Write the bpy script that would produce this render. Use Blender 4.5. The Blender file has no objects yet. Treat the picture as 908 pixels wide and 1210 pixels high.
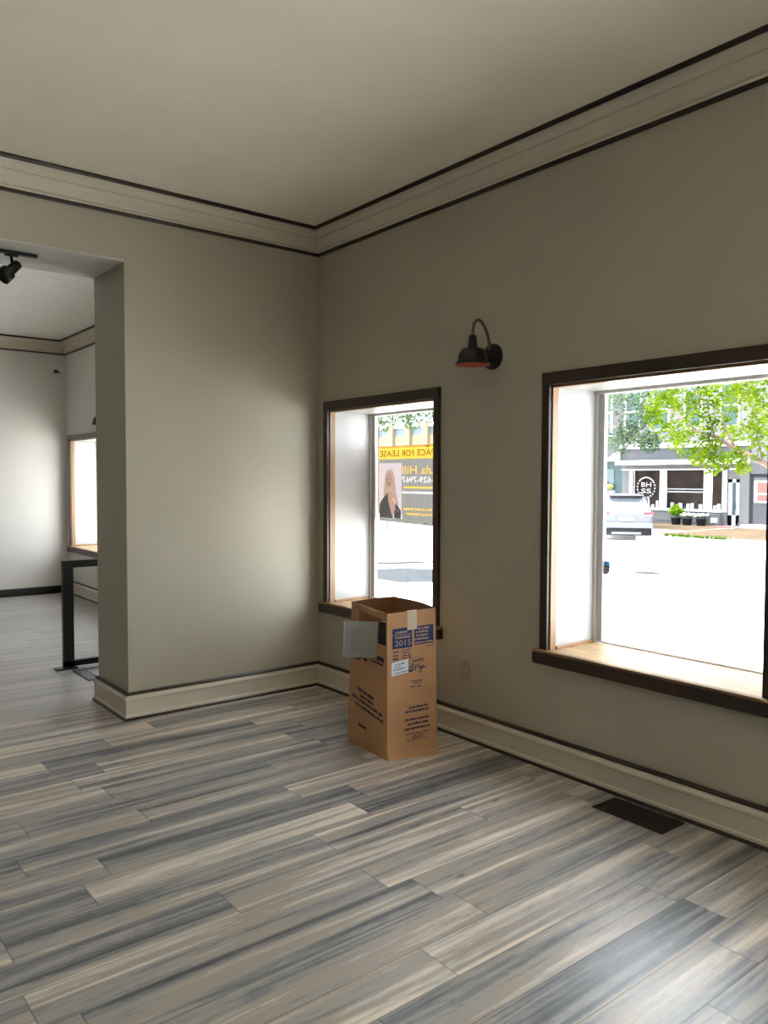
import bpy, bmesh, math, random
from mathutils import Vector, Matrix
random.seed(7)
S = bpy.context.scene
COL = S.collection
PI = math.pi

# ------------------------------------------------------------------ materials
MATS = {}
def mat(name, col=(.5, .5, .5), rough=.6, metal=0.0, bump=0.0, bscale=40, var=0.0, vscale=6, spec=.5, vstretch=(1, 1, 1)):
    if name in MATS: return MATS[name]
    m = bpy.data.materials.new(name); m.use_nodes = True
    nt = m.node_tree; b = nt.nodes['Principled BSDF']
    b.inputs['Base Color'].default_value = (*col, 1)
    b.inputs['Roughness'].default_value = rough
    b.inputs['Metallic'].default_value = metal
    b.inputs['Specular IOR Level'].default_value = spec
    tc = nt.nodes.new('ShaderNodeTexCoord')
    if var > 0:
        mp = nt.nodes.new('ShaderNodeMapping'); mp.inputs['Scale'].default_value = vstretch
        nt.links.new(tc.outputs['Object'], mp.inputs['Vector'])
        n = nt.nodes.new('ShaderNodeTexNoise'); n.inputs['Scale'].default_value = vscale; n.inputs['Detail'].default_value = 5
        nt.links.new(mp.outputs['Vector'], n.inputs['Vector'])
        r = nt.nodes.new('ShaderNodeValToRGB')
        r.color_ramp.elements[0].position = .3; r.color_ramp.elements[1].position = .7
        r.color_ramp.elements[0].color = (*[c * (1 - var) for c in col], 1)
        r.color_ramp.elements[1].color = (*[min(1, c * (1 + var)) for c in col], 1)
        nt.links.new(n.outputs['Fac'], r.inputs['Fac']); nt.links.new(r.outputs['Color'], b.inputs['Base Color'])
    if bump > 0:
        n2 = nt.nodes.new('ShaderNodeTexNoise'); n2.inputs['Scale'].default_value = bscale; n2.inputs['Detail'].default_value = 4
        nt.links.new(tc.outputs['Object'], n2.inputs['Vector'])
        bp = nt.nodes.new('ShaderNodeBump'); bp.inputs['Strength'].default_value = bump; bp.inputs['Distance'].default_value = .01
        nt.links.new(n2.outputs['Fac'], bp.inputs['Height']); nt.links.new(bp.outputs['Normal'], b.inputs['Normal'])
    MATS[name] = m
    return m

def glass_mat(name, tint=(1, 1, 1), refl=.06):
    if name in MATS: return MATS[name]
    m = bpy.data.materials.new(name); m.use_nodes = True; nt = m.node_tree; nt.nodes.clear()
    o = nt.nodes.new('ShaderNodeOutputMaterial'); mx = nt.nodes.new('ShaderNodeMixShader')
    t = nt.nodes.new('ShaderNodeBsdfTransparent'); t.inputs['Color'].default_value = (*tint, 1)
    g = nt.nodes.new('ShaderNodeBsdfGlossy'); g.inputs['Roughness'].default_value = .02
    mx.inputs['Fac'].default_value = refl
    nt.links.new(t.outputs[0], mx.inputs[1]); nt.links.new(g.outputs[0], mx.inputs[2]); nt.links.new(mx.outputs[0], o.inputs[0])
    MATS[name] = m
    return m

def leaf_mat(name, col, trans):
    m = bpy.data.materials.new(name); m.use_nodes = True; nt = m.node_tree; nt.nodes.clear()
    o = nt.nodes.new('ShaderNodeOutputMaterial'); mx = nt.nodes.new('ShaderNodeMixShader'); mx.inputs['Fac'].default_value = .5
    d = nt.nodes.new('ShaderNodeBsdfDiffuse'); t = nt.nodes.new('ShaderNodeBsdfTranslucent')
    tc = nt.nodes.new('ShaderNodeTexCoord'); n = nt.nodes.new('ShaderNodeTexNoise'); n.inputs['Scale'].default_value = 5
    nt.links.new(tc.outputs['Object'], n.inputs['Vector'])
    for sh, c in ((d, col), (t, trans)):
        r = nt.nodes.new('ShaderNodeValToRGB'); r.color_ramp.elements[0].position = .38; r.color_ramp.elements[1].position = .62
        r.color_ramp.elements[0].color = (c[0] * .45, c[1] * .62, c[2] * .7, 1); r.color_ramp.elements[1].color = (c[0] * 1.35, c[1] * 1.25, c[2], 1)
        nt.links.new(n.outputs['Fac'], r.inputs['Fac']); nt.links.new(r.outputs[0], sh.inputs['Color'])
    nt.links.new(d.outputs[0], mx.inputs[1]); nt.links.new(t.outputs[0], mx.inputs[2]); nt.links.new(mx.outputs[0], o.inputs[0])
    MATS[name] = m
    return m

def plank_mat(name, width, length, stops, y0=0.0, seam=.35, rough=(.34, .5), grain=9.0):
    """planks run along world X; every plank gets its own tone and streak pattern"""
    m = bpy.data.materials.new(name); m.use_nodes = True; nt = m.node_tree; N = nt.nodes.new; L = nt.links.new
    b = nt.nodes['Principled BSDF']
    def math_(op, a, c=None):
        n = N('ShaderNodeMath'); n.operation = op
        for i, v in enumerate((a, c)):
            if v is None: continue
            if isinstance(v, (int, float)): n.inputs[i].default_value = v
            else: L(v, n.inputs[i])
        return n.outputs[0]
    g = N('ShaderNodeNewGeometry'); sp = N('ShaderNodeSeparateXYZ'); L(g.outputs['Position'], sp.inputs[0])
    x, y = sp.outputs['X'], sp.outputs['Y']
    yr = math_('DIVIDE', math_('SUBTRACT', y, y0), width); row = math_('FLOOR', yr); fy = math_('SUBTRACT', yr, row)
    wn = N('ShaderNodeTexWhiteNoise'); wn.noise_dimensions = '1D'; L(row, wn.inputs['W'])
    xr = math_('ADD', math_('DIVIDE', x, length), wn.outputs['Value']); cx = math_('FLOOR', xr); fx = math_('SUBTRACT', xr, cx)
    cb = N('ShaderNodeCombineXYZ'); L(row, cb.inputs[0]); L(cx, cb.inputs[1])
    w2 = N('ShaderNodeTexWhiteNoise'); w2.noise_dimensions = '2D'; L(cb.outputs[0], w2.inputs['Vector'])
    rnd = w2.outputs['Value']
    def streak(sx, sy, detail, off, dist=0.0):
        c = N('ShaderNodeCombineXYZ'); L(math_('ADD', math_('MULTIPLY', x, sx), math_('MULTIPLY', rnd, off)), c.inputs[0])
        L(math_('MULTIPLY', y, sy), c.inputs[1]); L(math_('MULTIPLY', rnd, 31.7), c.inputs[2])
        n = N('ShaderNodeTexNoise'); n.inputs['Scale'].default_value = 1; n.inputs['Detail'].default_value = detail
        n.inputs['Roughness'].default_value = .62; n.inputs['Distortion'].default_value = dist
        L(c.outputs[0], n.inputs['Vector']); return n.outputs['Fac']
    s1 = streak(.5, grain * 1.75, 2, 57.0, .3); s2 = streak(2.0, grain * 6, 6, 91.0, .6); s3 = streak(6, 26, 5, 40.0, 1.2)
    v = math_('ADD', math_('MULTIPLY', s1, .80), math_('MULTIPLY', s2, .27))
    v = math_('ADD', v, math_('MULTIPLY', s3, .20)); v = math_('ADD', v, math_('MULTIPLY', rnd, .15)); v = math_('SUBTRACT', v, .215)
    r = N('ShaderNodeValToRGB'); cr = r.color_ramp
    while len(cr.elements) < len(stops): cr.elements.new(.5)
    for e, (p, c) in zip(cr.elements, stops): e.position = p; e.color = (*c, 1)
    L(v, r.inputs['Fac'])
    ex = math_('MULTIPLY', math_('MINIMUM', fx, math_('SUBTRACT', 1.0, fx)), length)
    ey = math_('MULTIPLY', math_('MINIMUM', fy, math_('SUBTRACT', 1.0, fy)), width)
    e = math_('MINIMUM', ex, ey)
    sm = N('ShaderNodeMapRange'); sm.inputs['From Min'].default_value = .0008; sm.inputs['From Max'].default_value = .0035
    sm.inputs['To Min'].default_value = seam; sm.inputs['To Max'].default_value = 1; L(e, sm.inputs['Value'])
    kc = N('ShaderNodeCombineXYZ'); L(math_('MULTIPLY', x, 2.1), kc.inputs[0]); L(math_('MULTIPLY', y, 5.2), kc.inputs[1]); L(rnd, kc.inputs[2])
    kv = N('ShaderNodeTexVoronoi'); kv.inputs['Scale'].default_value = 1; L(kc.outputs[0], kv.inputs['Vector'])      # sparse small knots
    kn = N('ShaderNodeMapRange'); kn.inputs['From Min'].default_value = .015; kn.inputs['From Max'].default_value = .075; kn.inputs['To Min'].default_value = .45; kn.inputs['To Max'].default_value = 1; L(kv.outputs['Distance'], kn.inputs['Value'])
    sm_out = math_('MULTIPLY', sm.outputs[0], kn.outputs[0])
    mx = N('ShaderNodeMix'); mx.data_type = 'RGBA'; mx.blend_type = 'MULTIPLY'; mx.inputs['Factor'].default_value = 1
    L(r.outputs['Color'], mx.inputs['A']); L(sm_out, mx.inputs['B']); L(mx.outputs['Result'], b.inputs['Base Color'])
    rr = N('ShaderNodeMapRange'); rr.inputs['To Min'].default_value = rough[0]; rr.inputs['To Max'].default_value = rough[1]
    L(s2, rr.inputs['Value']); L(rr.outputs[0], b.inputs['Roughness'])
    bp = N('ShaderNodeBump'); bp.inputs['Strength'].default_value = .35; bp.inputs['Distance'].default_value = .003
    L(math_('ADD', math_('MULTIPLY', s2, .5), math_('MULTIPLY', sm.outputs[0], .6)), bp.inputs['Height']); L(bp.outputs['Normal'], b.inputs['Normal'])
    MATS[name] = m
    return m

WALL = mat('greige_wall_paint', (.465, .435, .35), .5, bump=.12, bscale=120, var=.035, vscale=1.6)
WALLD = mat('low_bounce_wall_dark', (.075, .06, .045), .5, bump=.1, bscale=120)  # dark tone invented for the unseen walls, cuts bounce light
WALL2 = mat('pale_wall_paint', (.76, .73, .69), .5, bump=.12, bscale=120, var=.03, vscale=1.6)
CEIL = mat('ceiling_paint', (.90, .85, .74), .7, bump=.25, bscale=14, var=.03, vscale=2.2)
CEIL2 = mat('textured_ceiling_paint', (.91, .885, .84), .7, bump=.6, bscale=9, var=.06, vscale=4, vstretch=(1, 5, 1))
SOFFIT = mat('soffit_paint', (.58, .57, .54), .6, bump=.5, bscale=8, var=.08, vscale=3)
CREAM = mat('cream_trim_paint', (.66, .61, .51), .42, var=.03, vscale=3)
DARKW = mat('dark_stained_wood', (.032, .017, .010), .38, var=.35, vscale=12, vstretch=(1, .15, 1))
DARKV = mat('dark_stained_wood_upright', (.036, .020, .012), .38, var=.3, vscale=12, vstretch=(6, 6, .4))
LIGHTW = mat('golden_wood', (.27, .15, .07), .4, var=.15, vscale=8, vstretch=(6, 6, .4))
SILLW = mat('varnished_plywood', (.33, .215, .115), .5, spec=.25, var=.35, vscale=7, vstretch=(3.0, .8, 1), bump=.05, bscale=20)
WHITE = mat('white_gloss_paint', (.37, .367, .365), .35)
FRAMEP = mat('grey_white_frame', (.62, .60, .56), .4)
BLACKB = mat('black_paint', (.012, .012, .013), .45)
BLACKM = mat('black_metal', (.010, .010, .011), .35, metal=.3)
LAMPB = mat('bronze_black_enamel', (.012, .008, .009), .28, metal=.2)
COPPER = mat('copper_lining', (.40, .11, .05), .3, metal=.9)
PEWTER = mat('brushed_dark_nickel', (.16, .13, .11), .3, metal=.9)
PLATE = mat('greige_plastic', (.40, .38, .32), .35)
SLOT = mat('slot_dark', (.03, .03, .03), .6)
VENTM = mat('bronze_register', (.022, .018, .014), .5, metal=.3)
GLASS = glass_mat('window_glass', (.98, .99, .985), .03)
FLOOR = plank_mat('weathered_plank_floor', .178, 1.215,
    [(.30, (.085, .093, .104)), (.39, (.20, .205, .215)), (.46, (.34, .325, .31)), (.52, (.38, .315, .26)), (.58, (.50, .475, .445)), (.67, (.74, .64, .53))], y0=-2.40, seam=.5, rough=(.27, .42))
FLOOR2 = plank_mat('pale_grey_plank_floor', .16, 1.3,
    [(.25, (.22, .21, .205)), (.45, (.33, .315, .30)), (.62, (.40, .38, .36)), (.8, (.46, .43, .40))], y0=.38, seam=.18, rough=(.3, .42))

# ------------------------------------------------------------------ mesh builder
ORG = {}
class MB:
    def __init__(s): s.bm = bmesh.new()
    def face(s, pts, mi=0):
        f = s.bm.faces.new([s.bm.verts.new(p) for p in pts]); f.material_index = mi; return f
    def box(s, x0, x1, y0, y1, z0, z1, bev=0.0, mi=0, R=None, piv=None):
        x0, x1 = sorted((x0, x1)); y0, y1 = sorted((y0, y1)); z0, z1 = sorted((z0, z1))
        v = [s.bm.verts.new((x, y, z)) for z in (z0, z1) for y in (y0, y1) for x in (x0, x1)]
        fs = [s.bm.faces.new([v[i] for i in q]) for q in ((0, 2, 3, 1), (4, 5, 7, 6), (0, 1, 5, 4), (2, 6, 7, 3), (0, 4, 6, 2), (1, 3, 7, 5))]
        for f in fs: f.material_index = mi
        if bev > 0:
            es = list({e for f in fs for e in f.edges})
            r = bmesh.ops.bevel(s.bm, geom=es, offset=bev, segments=2, affect='EDGES', profile=.6)
            vs = {w for f in r['faces'] for w in f.verts} | {w for w in v if w.is_valid}
        else: vs = set(v)
        if R is not None: bmesh.ops.rotate(s.bm, verts=list(vs), cent=piv or (0, 0, 0), matrix=R)
        return s
    def obox(s, c, ax, ay, az, hx, hy, hz, bev=0.0, mi=0):
        """oriented box: centre, three unit axes, half sizes"""
        M = Matrix((Vector(ax).normalized(), Vector(ay).normalized(), Vector(az).normalized())).transposed()
        n0 = set(s.bm.verts)
        s.box(-hx, hx, -hy, hy, -hz, hz, bev, mi)
        for w in s.bm.verts:
            if w not in n0: w.co = M @ w.co + Vector(c)
        return s
    def lathe(s, prof, c=(0, 0, 0), axis='Z', seg=40, mi=0, close=False, M=None):
        rings = []
        for r, h in prof:
            ring = []
            for i in range(seg):
                a = 2 * PI * i / seg; p = Vector((r * math.cos(a), r * math.sin(a), h))
                if M is not None: p = M @ p
                elif axis == 'X': p = Vector((p.z, p.x, p.y))
                elif axis == 'Y': p = Vector((p.x, p.z, p.y))
                ring.append(s.bm.verts.new(p + Vector(c)))
            rings.append(ring)
        for a, b in zip(rings, rings[1:]):
            for i in range(seg):
                f = s.bm.faces.new((a[i], a[(i + 1) % seg], b[(i + 1) % seg], b[i])); f.smooth = True; f.material_index = mi
        if close:
            s.bm.faces.new(rings[0][::-1]); s.bm.faces.new(rings[-1])
        return s
    def tube(s, pts, r, seg=10, cap=True):
        pts = [Vector(p) for p in pts]; rs = r if isinstance(r, (list, tuple)) else [r] * len(pts); rings = []
        up = Vector((0, 0, 1)); prev = None
        for i, p in enumerate(pts):
            t = (pts[min(i + 1, len(pts) - 1)] - pts[max(i - 1, 0)]).normalized()
            if prev is None: a = t.cross(up if abs(t.z) < .9 else Vector((1, 0, 0))).normalized()
            else: a = (prev - t * prev.dot(t)).normalized()
            prev = a; b = t.cross(a)
            rings.append([s.bm.verts.new(p + (a * math.cos(2 * PI * k / seg) + b * math.sin(2 * PI * k / seg)) * rs[i]) for k in range(seg)])
        for A, B in zip(rings, rings[1:]):
            for k in range(seg):
                f = s.bm.faces.new((A[k], A[(k + 1) % seg], B[(k + 1) % seg], B[k])); f.smooth = True
        if cap: s.bm.faces.new(rings[0][::-1]); s.bm.faces.new(rings[-1])
        return s
    def prism(s, poly, p0, p1, au, av, mi=0, e0=None, e1=None):
        """profile poly (u,v) swept p0->p1; e0/e1 = shift along the sweep per unit u (mitre)"""
        p0, p1, au, av = map(Vector, (p0, p1, au, av)); d = (p1 - p0).normalized(); rings = []
        for p, e in ((p0, e0 or 0), (p1, e1 or 0)):
            rings.append([s.bm.verts.new(p + au * u + av * v + d * (e * u)) for u, v in poly])
        n = len(poly); fs = []
        for i in range(n): fs.append(s.bm.faces.new((rings[0][i], rings[0][(i + 1) % n], rings[1][(i + 1) % n], rings[1][i])))
        fs.append(s.bm.faces.new(rings[0][::-1])); fs.append(s.bm.faces.new(rings[1]))
        for f in fs: f.material_index = mi
        return s
    def text(s, body, o, xd, yd, w, h, depth=.0006, mi=0):
        cu = bpy.data.curves.new('t', 'FONT'); cu.body = body; cu.size = 1; cu.resolution_u = 3
        ob = bpy.data.objects.new('t', cu); COL.objects.link(ob); bpy.context.view_layer.update()
        me = bpy.data.meshes.new_from_object(ob.evaluated_get(bpy.context.evaluated_depsgraph_get()))
        bpy.data.objects.remove(ob); bpy.data.curves.remove(cu)
        xs = [v.co.x for v in me.vertices]; ys = [v.co.y for v in me.vertices]
        x0, y0 = min(xs), min(ys); sx = w / (max(xs) - x0); sy = h / (max(ys) - y0)
        xd, yd, o = Vector(xd).normalized(), Vector(yd).normalized(), Vector(o); nn = xd.cross(yd)
        vs = [s.bm.verts.new(o + xd * ((v.co.x - x0) * sx) + yd * ((v.co.y - y0) * sy)) for v in me.vertices]
        fs = []
        for p in me.polygons:
            try: f = s.bm.faces.new([vs[i] for i in p.vertices]); f.material_index = mi; fs.append(f)
            except ValueError: pass
        bpy.data.meshes.remove(me)
        if depth <= 0: return s
        r = bmesh.ops.extrude_face_region(s.bm, geom=fs)
        bmesh.ops.translate(s.bm, verts=[g for g in r['geom'] if isinstance(g, bmesh.types.BMVert)], vec=nn * depth)
        return s
    def build(s, name, m, parent=None, org=(0, 0, 0), smooth=False, recalc=True):
        if recalc: bmesh.ops.recalc_face_normals(s.bm, faces=s.bm.faces)
        o = Vector(org) if parent is None else ORG[parent.name_full]
        for v in s.bm.verts: v.co -= o
        me = bpy.data.meshes.new(name); s.bm.to_mesh(me); s.bm.free()
        for k in (m if isinstance(m, (list, tuple)) else [m]): me.materials.append(k)
        if smooth:
            for p in me.polygons: p.use_smooth = True
        ob = bpy.data.objects.new(name, me); COL.objects.link(ob)
        if parent is None: ob.location = o
        else: ob.parent = parent
        ORG[ob.name_full] = o
        return ob

def tag(o, label=None, cat=None, group=None, kind=None):
    if label: o['label'] = label
    if cat: o['category'] = cat
    if group: o['group'] = group
    if kind: o['kind'] = kind
    return o
def empty(name, loc, label=None, cat=None, group=None, kind=None):
    o = bpy.data.objects.new(name, None); COL.objects.link(o); o.location = loc; o.empty_display_size = .1
    ORG[o.name_full] = Vector(loc)
    return tag(o, label, cat, group, kind)
def struct(o, label=None): return tag(o, label, None, None, 'structure')
def copy_tree(o, loc, name=None):
    c = o.copy(); COL.objects.link(c); c.location = loc
    if name: c.name = name
    ORG[c.name_full] = Vector(loc)
    def kids(a, b):
        for ch in list(a.children):
            d = ch.copy(); COL.objects.link(d); d.parent = b; kids(ch, d)
    kids(o, c)
    return c

# ------------------------------------------------------------------ dimensions
SKY = 11.5
ZC = 3.262                 # ceiling
XO = -1.415                # edge of the wide opening
TW = .54                   # thickness of the cross wall
ZO = 2.812                 # height of the opening
XL, YF, YB = -7.6, -9.4, 5.9
WX = .37                   # glass plane
WINY = [-.089, -2.092, -4.095, 5.785, 3.782, 1.79]
SFY0, SFY1, SFZ0, SFZ1 = -9.2, -5.5, .15, 2.90           # tall unseen window added behind the viewpoint to carry in daylight   # far edge of each window casing
WW = 1.216                 # casing width
SILL = .617

# ------------------------------------------------------------------ room shell
def wall_holes(mb, y0, y1, z0, z1, x0, x1, holes):
    """a wall running along Y, thickness x0..x1, holes (ya,yb,za,zb)"""
    hs = sorted(holes); cur = y0
    for ya, yb, za, zb in hs:
        mb.box(x0, x1, cur, ya, z0, z1); mb.box(x0, x1, ya, yb, z0, za); mb.box(x0, x1, ya, yb, zb, z1); cur = yb
    mb.box(x0, x1, cur, y1, z0, z1)
holes = [(w - WW + .045, w - .045, .56, 1.99) for w in WINY] + [(SFY0, SFY1, SFZ0, SFZ1)]
m = MB(); wall_holes(m, YF, .27, -.5, ZC + 2.6, 0, .40, [h for h in holes if h[1] < .27]); struct(m.build('wall_right', WALL), 'greige window wall of the near room')
m = MB(); wall_holes(m, .27, YB + .3, -.5, ZC + 2.6, 0, .40, [h for h in holes if h[0] > .27]); struct(m.build('wall_rear_right', WALL2), 'window wall of the room beyond the opening')
m = MB(); m.box(XO, 0, 0, TW, 0, ZC); m.box(-5.6, XO, 0, TW, ZO + .012, ZC); m.box(XL, -5.6, 0, TW, 0, ZC)
struct(m.build('wall_back', WALL), 'greige cross wall with wide opening')
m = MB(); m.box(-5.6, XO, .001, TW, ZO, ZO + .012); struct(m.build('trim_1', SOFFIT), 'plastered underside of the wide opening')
m = MB(); m.box(XL, 0, YB, YB + .3, 0, ZC); struct(m.build('wall_rear', WALL2), 'pale wall at the end of the far room')
m = MB(); m.box(XL - .2, XL, YF, YB + .3, 0, ZC); struct(m.build('wall_left', WALLD))
m = MB(); m.box(XL, .0, YF - .2, YF, 0, ZC); struct(m.build('wall_front', WALLD))
m = MB()
for k in range(4): yy = SFY0 + (SFY1 - SFY0 - .06) * k / 3; m.box(.30, .38, yy, yy + .06, SFZ0, SFZ1)
m.box(.30, .38, SFY0, SFY1, SFZ0, SFZ0 + .05).box(.30, .38, SFY0, SFY1, SFZ1 - .05, SFZ1)
sf = struct(m.build('window_7', DARKW), 'added unseen window behind the viewpoint, brings in daylight'); MB().box(.338, .342, SFY0, SFY1, SFZ0, SFZ1).build('glass_pane', GLASS, sf)
m = MB(); m.box(XL - .2, .40, YF - .2, .3, ZC, ZC + .25); struct(m.build('ceiling', CEIL))
m = MB(); m.box(XL - .2, .40, .3, YB + .3, ZC, ZC + .25); struct(m.build('ceiling_rear', CEIL2))
m = MB(); m.box(XL - .2, 0.0, YF - .2, .375, -.12, 0); struct(m.build('floor', FLOOR), 'grey and tan weathered plank floor')
m = MB(); m.box(XL - .2, 0.0, .375, YB + .3, -.12, 0); struct(m.build('floor_rear', FLOOR2), 'pale grey plank floor of the far room')
m = MB(); m.prism([(-.012, 0), (.012, 0), (.008, .004), (-.008, .004)], (-5.6, .383, 0), (XO - .02, .383, 0), (0, 1, 0), (0, 0, 1))
struct(m.build('trim_2', mat('pale_metal_strip', (.62, .60, .55), .35, metal=.4)), 'thin pale threshold strip across the opening')

# baseboards: profile in (distance from wall, height)
BP = [(0, .016), (.030, .016), (.030, .030), (.024, .036), (.024, .118), (.031, .124), (.029, .134), (.019, .142), (.016, .152), (0, .152)]
CAP = [(0, .152), (.019, .152), (.019, .160), (.012, .169), (0, .169)]
SHOE = [(0, 0), (.036, 0), (.036, .008), (.030, .016), (0, .016)]
def baseboard(name, p0, p1, n, e0, e1, label):
    b = struct(MB().prism(BP, p0, p1, n, (0, 0, 1), e0=e0, e1=e1).build(name, CREAM, org=p0), label)
    MB().prism(CAP, p0, p1, n, (0, 0, 1), e0=e0, e1=e1).build('cap_strip', DARKW, b)
    MB().prism(SHOE, p0, p1, n, (0, 0, 1), e0=e0, e1=e1).build('shoe_strip', DARKW, b)
baseboard('baseboard_right', (0, 0, 0), (0, YF, 0), (-1, 0, 0), 1, 0, 'cream baseboard below the windows')
baseboard('baseboard_back', (0, 0, 0), (XO, 0, 0), (0, -1, 0), 1, 1, 'cream baseboard on the short back wall')
baseboard('baseboard_jamb', (XO, 0, 0), (XO, TW, 0), (-1, 0, 0), -1, 1, 'cream baseboard wrapping the opening')
baseboard('baseboard_rear_right', (0, YB, 0), (0, TW, 0), (-1, 0, 0), 1, 0, 'cream baseboard under the far room window')
baseboard('baseboard_jamb_rear', (XO, TW, 0), (0, TW, 0), (0, 1, 0), -1, -1, 'cream baseboard behind the cross wall')
b = struct(MB().prism([(0, 0), (.02, 0), (.02, .09), (.014, .098), (0, .098)], (0, YB, 0), (XL, YB, 0), (0, -1, 0), (0, 0, 1)).build('baseboard_rear', BLACKB), 'black baseboard on the far wall')

# crown moulding
CR = [(0, 3.101), (.020, 3.101), (.022, 3.112), (.017, 3.118), (.026, 3.124), (.030, 3.140), (.036, 3.162), (.046, 3.182), (.052, 3.188), (.050, 3.196), (.062, 3.212), (.076, 3.224), (.080, 3.236), (.080, 3.240), (0, 3.240)]
CRT = [(0, 3.240), (.089, 3.240), (.092, 3.250), (.092, ZC), (0, ZC)]
CRB = [(0, 3.083), (.012, 3.083), (.016, 3.092), (.016, 3.101), (0, 3.101)]
def crown(name, p0, p1, n, e0, e1, label):
    b = struct(MB().prism(CR, p0, p1, n, (0, 0, 1), e0=e0, e1=e1).build(name, CREAM, org=p0), label)
    MB().prism(CRT, p0, p1, n, (0, 0, 1), e0=e0, e1=e1).build('top_strip', DARKW, b)
    MB().prism(CRB, p0, p1, n, (0, 0, 1), e0=e0, e1=e1).build('lower_strip', DARKW, b)
crown('trim_3', (0, 0, 0), (0, YF, 0), (-1, 0, 0), 1, 0, 'crown moulding over the windows')
crown('trim_4', (0, 0, 0), (XL, 0, 0), (0, -1, 0), 1, 0, 'crown moulding over the cross wall')
crown('trim_5', (0, YB, 0), (0, TW, 0), (-1, 0, 0), 1, 0, 'crown moulding over the far room window')
crown('trim_6', (0, YB, 0), (XL, YB, 0), (0, -1, 0), 1, 0, 'crown moulding on the far wall')

# ------------------------------------------------------------------ windows (built about the far casing edge, y runs negative)
def make_window(name, y):
    w = struct(empty(name, (0, y, 0)), None); f, n = y, y - WW      # f = far edge, n = near edge
    c = MB()
    c.box(-.020, .004, f - .048, f, SILL, 2.042, .002); c.box(-.020, .004, n, n + .048, SILL, 2.042, .002)
    c.box(-.022, .004, n, f, 1.982, 2.044, .002)
    c.build('window_casing', DARKV, w)
    l = MB()
    l.box(.002, .045, f - .056, f - .040, SILL, 1.985); l.box(.002, .045, n + .040, n + .056, SILL, 1.985)
    l.box(.002, .045, n + .05, f - .05, 1.968, 1.985)
    l.box(.045, .352, f - .064, f - .050, SILL, SILL + .016, .003); l.box(.045, .352, n + .050, n + .064, SILL, SILL + .016, .003)
    l.build('wood_lip', LIGHTW, w)
    v = MB()
    v.box(.045, .365, f - .054, f - .036, SILL, 1.99); v.box(.045, .365, n + .036, n + .054, SILL, 1.99); v.box(.045, .365, n + .05, f - .05, 1.972, 1.995)
    v.build('jamb_lining', WHITE, w)
    g = MB()
    y0, y1 = n + .05, f - .05
    g.box(.352, .392, y1 - .022, y1, SILL, 1.975, .002); g.box(.352, .392, y0, y0 + .022, SILL, 1.975, .002)
    g.box(.352, .392, y0, y1, 1.955, 1.975, .002); g.box(.352, .392, y0, y1, SILL, .630, .002)
    g.build('window_frame', FRAMEP, w)
    g = MB()
    g.box(.360, .388, y1 - .060, y1 - .020, .628, 1.957, .002); g.box(.360, .388, y0 + .020, y0 + .060, .628, 1.957, .002)
    g.build('glazing_stop', WHITE, w)
    MB().box(.370, .375, y0 + .055, y1 - .055, .628, 1.957).build('glass_pane', GLASS, w)
    s = MB(); s.box(-.044, .355, n + .038, f - .038, SILL - .014, SILL, .003); s.box(-.044, -.002, n - .032, f + .032, SILL - .014, SILL, .003)
    s.build('window_sill', SILLW, w)
    MB().box(-.042, .0, n - .030, f + .030, .544, SILL - .013, .004).build('sill_nosing', DARKW, w)
    return w
w0 = make_window('window_1', WINY[0])
for i, y in enumerate(WINY[1:]): copy_tree(w0, (0, y, 0), 'window_%d' % (i + 2))

# ------------------------------------------------------------------ wall lamps
def make_lamp(y):
    L = empty('wall_lamp', (0, y, 2.175), 'black barn-style wall lamp with copper lining between the two near windows', 'lamp', 'gooseneck wall lamps between windows')
    MB().lathe([(.0001, -.034), (.030, -.034), (.052, -.030), (.066, -.020), (.072, -.008), (.072, 0.0)], (0, y, 2.172), 'X', 40).build('wall_plate', LAMPB, L)
    pts = []
    P = [Vector((-.025, y, 2.190)), Vector((-.030, y, 2.35)), Vector((-.160, y, 2.435)), Vector((-.158, y, 2.268))]
    for k in range(25):
        t = k / 24; pts.append(P[0] * (1 - t) ** 3 + P[1] * 3 * t * (1 - t) ** 2 + P[2] * 3 * t * t * (1 - t) + P[3] * t ** 3)
    MB().tube(pts, .0085, 12).build('gooseneck_arm', PEWTER, L)
    MB().lathe([(.0001, 2.272), (.018, 2.272), (.020, 2.266), (.025, 2.222), (.027, 2.204), (.024, 2.198)], (-.158, y, 0), seg=32).build('socket_cap', LAMPB, L)
    sh = MB().lathe([(.020, 2.208), (.040, 2.205), (.058, 2.198), (.070, 2.184), (.076, 2.165), (.081, 2.138), (.094, 2.119), (.096, 2.115), (.094, 2.114)], (-.158, y, 0), seg=48).build('lamp_shade', LAMPB, L)
    MB().lathe([(.020, 2.203), (.055, 2.194), (.067, 2.180), (.073, 2.162), (.078, 2.136), (.091, 2.117), (.0945, 2.1142)], (-.158, y, 0), seg=48).build('lamp_lining', COPPER, sh)
    MB().lathe([(.012, 2.20), (.013, 2.185), (.022, 2.170), (.023, 2.158), (.016, 2.147), (.0001, 2.142)], (-.158, y, 0), seg=24).build('bulb', mat('frosted_bulb', (.6, .58, .52), .3), L)
    return L
lamp = make_lamp(-1.725)
l2 = copy_tree(lamp, (0, 4.15, 2.155)); l2['label'] = 'black wall lamp in the far room, only its tip showing past the opening edge'

# outlet
o = empty('wall_outlet', (0, -1.53, .40), 'small greige outlet cover low on the wall right of the cardboard box', 'outlet')
MB().box(-.006, 0, -1.568, -1.492, .342, .459, .002).build('cover_plate', PLATE, o)
for z in (.373, .428):
    r = MB().box(-.009, -.005, -1.547, -1.513, z - .017, z + .017, .003).build('receptacle', PLATE, o)
    MB().box(-.0096, -.0088, -1.539, -1.537, z - .006, z + .008).box(-.0096, -.0088, -1.524, -1.522, z - .006, z + .008).build('slot', SLOT, r)

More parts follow.
